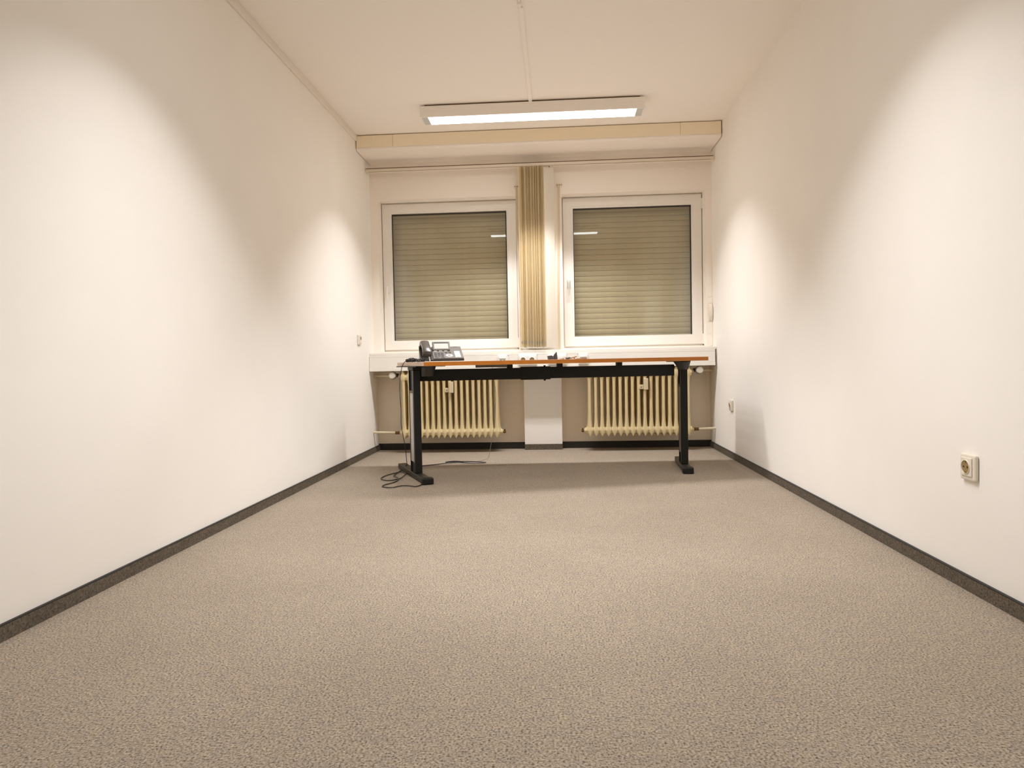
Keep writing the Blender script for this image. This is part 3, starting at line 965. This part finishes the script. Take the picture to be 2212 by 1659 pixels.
# cradle and handset at the left
obj('cradle', prism_axis([(0.012, 0.004), (0.012, ZF + 0.010), (0.05, ZF + 0.018), (0.15, ZF + 0.056), (PD - 0.004, ZB + 0.012), (PD + 0.004, ZB - 0.01), (PD - 0.03, 0.004)], -PW - 0.004, -PW + 0.062, 'x', bev=0.004), 'phonedark', PH)
hp = [(-0.225, 0.006, 0.050), (-0.226, 0.035, 0.072), (-0.228, 0.075, 0.091), (-0.230, 0.115, 0.108), (-0.232, 0.152, 0.121), (-0.233, 0.186, 0.117)]
hbm = bmesh.new()
rings = []
path = smooth_path(hp, 4)
for i, p in enumerate(path):
    t = i / (len(path) - 1)
    tg_ = (path[min(i + 1, len(path) - 1)] - path[max(i - 1, 0)]).normalized()
    sx = Vector((1, 0, 0))
    nz = sx.cross(tg_).normalized()
    hw = 0.0265 + 0.004 * abs(2 * t - 1) ** 2
    hh = 0.014 + 0.010 * abs(2 * t - 1) ** 3
    if i == 0 or i == len(path) - 1:
        hw *= 0.86; hh *= 0.72
    off = -0.010 * abs(2 * t - 1) ** 3
    ring = []
    for k in range(14):
        a_ = 2 * math.pi * k / 14
        ca, sa = math.cos(a_), math.sin(a_)
        ex = math.copysign(abs(ca) ** 0.6, ca) * hw
        ez = math.copysign(abs(sa) ** 0.6, sa) * hh + off
        ring.append(hbm.verts.new(p + sx * ex + nz * ez))
    rings.append(ring)
for i in range(len(rings) - 1):
    for k in range(14):
        hbm.faces.new((rings[i][k], rings[i][(k + 1) % 14], rings[i + 1][(k + 1) % 14], rings[i + 1][k]))
hbm.faces.new(rings[0][::-1]); hbm.faces.new(rings[-1])
hs = obj('handset', hbm, 'handset', PH, True)
obj('cord_plug', tube([(-0.214, 0.010, 0.030), (-0.210, -0.004, 0.004)], 0.0032, 8), 'paper', hs)
# coiled cord lying left of the phone
cp = []
base = smooth_path([(-0.214, 0.0, 0.006), (-0.240, -0.018, 0.007), (-0.270, -0.004, 0.009), (-0.292, 0.030, 0.012), (-0.318, 0.044, 0.018), (-0.338, 0.020, 0.012), (-0.352, 0.0, 0.008), (-0.330, -0.008, 0.008), (-0.296, 0.006, 0.009)], 14)
for i, p in enumerate(base):
    a_ = i * 1.15
    rr = 0.0085 if i > 16 else 0.0
    cp.append(p + Vector((math.cos(a_) * rr * 0.5, math.cos(a_) * rr, math.sin(a_) * rr)))
for p in cp:
    p.z = max(p.z, 0.0030)
obj('coiled_cord', tube(cp, 0.0033, 6), 'cable', PH, True)

# ------------------------------------------------------------------ bits and pieces on the desk
pg = thing('video_plug', 'dark grey cable plug lying on the middle of the desk', 'plug', (1.497, 4.56, TOPZ), math.radians(10))
obj('plug_body', prism_axis([(-0.030, 0.0), (0.008, 0.0), (0.010, 0.010), (-0.002, 0.022), (-0.006, 0.028), (-0.034, 0.024)], -0.013, 0.013, 'y', bev=0.002), 'plug', pg)
obj('plug_shell', prism_axis([(0.014, 0.001), (0.032, 0.0), (0.027, 0.050), (0.012, 0.034), (0.008, 0.026)], -0.016, 0.016, 'y', bev=0.002), 'plug', pg)
obj('plug_neck', tube([(0.004, 0, 0.016), (0.016, 0, 0.018)], 0.007, 10), 'brass', pg)
wp = thing('white_cable_coil', 'small white cable coil beside the dark plug', 'cable', (1.565, 4.54, TOPZ))
cc = []
for k in range(60):
    a_ = k / 60 * 2 * math.pi * 2.3
    cc.append((0.026 * math.cos(a_), 0.018 * math.sin(a_), 0.0045 + 0.012 * k / 60 + 0.003 * math.sin(a_ * 1.3)))
obj('coil', tube(cc, 0.0036, 7), 'paper', wp, True)
obj('tie', B(0.018, 0.040, -0.020, -0.006, 0.0005, 0.012, bev=0.002), 'plug', wp)
c1 = thing('brown_cable_scrap', 'short brown cable scraps right of the white coil', 'cable scrap', (1.628, 4.54, TOPZ))
obj('strand', tube(smooth_path([(-0.028, 0.0, 0.004), (-0.01, -0.012, 0.006), (0.012, 0.006, 0.013), (0.028, 0.0, 0.017)], 5), 0.0034, 6), 'copper', c1, True)
obj('strand', tube(smooth_path([(-0.024, 0.02, 0.004), (0.0, 0.012, 0.010), (0.016, 0.022, 0.004)], 5), 0.0034, 6), 'copper', c1, True)
obj('clip', B(-0.030, -0.014, -0.008, 0.006, 0.004, 0.014, bev=0.001), 'plug', c1)
c2 = thing('brown_strip', 'thin flat brown strip lying right of the cable scraps', 'cable scrap', (1.688, 4.56, TOPZ), math.radians(8))
obj('strip', prism_axis([(-0.040, 0.0005), (0.034, 0.0005), (0.036, 0.007), (0.0, 0.0055), (-0.040, 0.004)], -0.006, 0.006, 'y'), 'copper', c2)

# ------------------------------------------------------------------ cables on and under the desk
pc = thing('telephone_cable', 'thin dark cable hanging off the left desk end and looping on the carpet', 'cable', (0, 0, 0))
drop = smooth_path([(0.69, 4.33, TOPZ + 0.004), (0.62, 4.34, TOPZ + 0.006), (0.575, 4.40, TOPZ + 0.006), (0.535, 4.44, TOPZ + 0.002), (0.505, 4.47, 0.69), (0.488, 4.49, 0.58), (0.490, 4.50, 0.44), (0.486, 4.52, 0.32),
                    (0.498, 4.56, 0.18), (0.500, 4.60, 0.05)], 6)
obj('hanging_run', tube(drop, 0.0022, 6), 'cable', pc, True)
loops = smooth_path([(0.500, 4.60, 0.050), (0.470, 4.640, 0.02), (0.452, 4.60, 0.005), (0.440, 4.53, 0.005), (0.425, 4.50, 0.005), (0.398, 4.42, 0.005), (0.392, 4.32, 0.005), (0.43, 4.25, 0.005), (0.479, 4.235, 0.006), (0.520, 4.30, 0.006),
                     (0.5277, 4.40, 0.012), (0.512, 4.50, 0.006), (0.4700, 4.530, 0.010), (0.452, 4.46, 0.006), (0.462, 4.37, 0.010), (0.50, 4.31, 0.010), (0.520, 4.25, 0.006), (0.512, 4.165, 0.005), (0.478, 4.09, 0.005), (0.474, 4.03, 0.005),
                     (0.510, 3.995, 0.005), (0.548, 3.995, 0.005), (0.590, 4.05, 0.005), (0.640, 4.04, 0.005), (0.680, 4.02, 0.005), (0.705, 4.085, 0.005), (0.715, 4.115, 0.005)], 6)
obj('floor_loops', tube(loops, 0.0032, 6), 'cable', pc, True)

c3 = thing('power_cable', 'thin cable dropping behind the desk to the carpet near the left leg', 'cable', (0, 0, 0))
pw = smooth_path([(1.085, 4.70, 0.715), (1.080, 4.80, 0.62), (1.082, 4.95, 0.52), (1.070, 5.05, 0.40), (1.048, 5.10, 0.24), (1.020, 5.12, 0.10), (1.000, 5.15, 0.020), (0.975, 5.13, 0.005), (0.930, 5.04, 0.005), (0.88, 4.985, 0.006),
                  (0.83, 4.99, 0.006)], 6)
obj('hanging_run', tube(pw, 0.0019, 6), 'cablegrey', c3, True)
fl = smooth_path([(0.83, 4.99, 0.006), (0.79, 5.02, 0.008), (0.73, 5.03, 0.006), (0.70, 4.985, 0.006), (0.76, 4.975, 0.010), (0.86, 4.975, 0.012), (0.95, 4.962, 0.010), (1.0, 4.955, 0.006), (0.96, 4.935, 0.006), (0.88, 4.92, 0.008), (0.80, 4.95, 0.010),
                  (0.72, 4.945, 0.006), (0.64, 4.885, 0.005), (0.58, 4.845, 0.005), (0.52, 4.80, 0.005), (0.50, 4.74, 0.006)], 6)
obj('floor_run', tube(fl, 0.0032, 6), 'cable', c3, True)
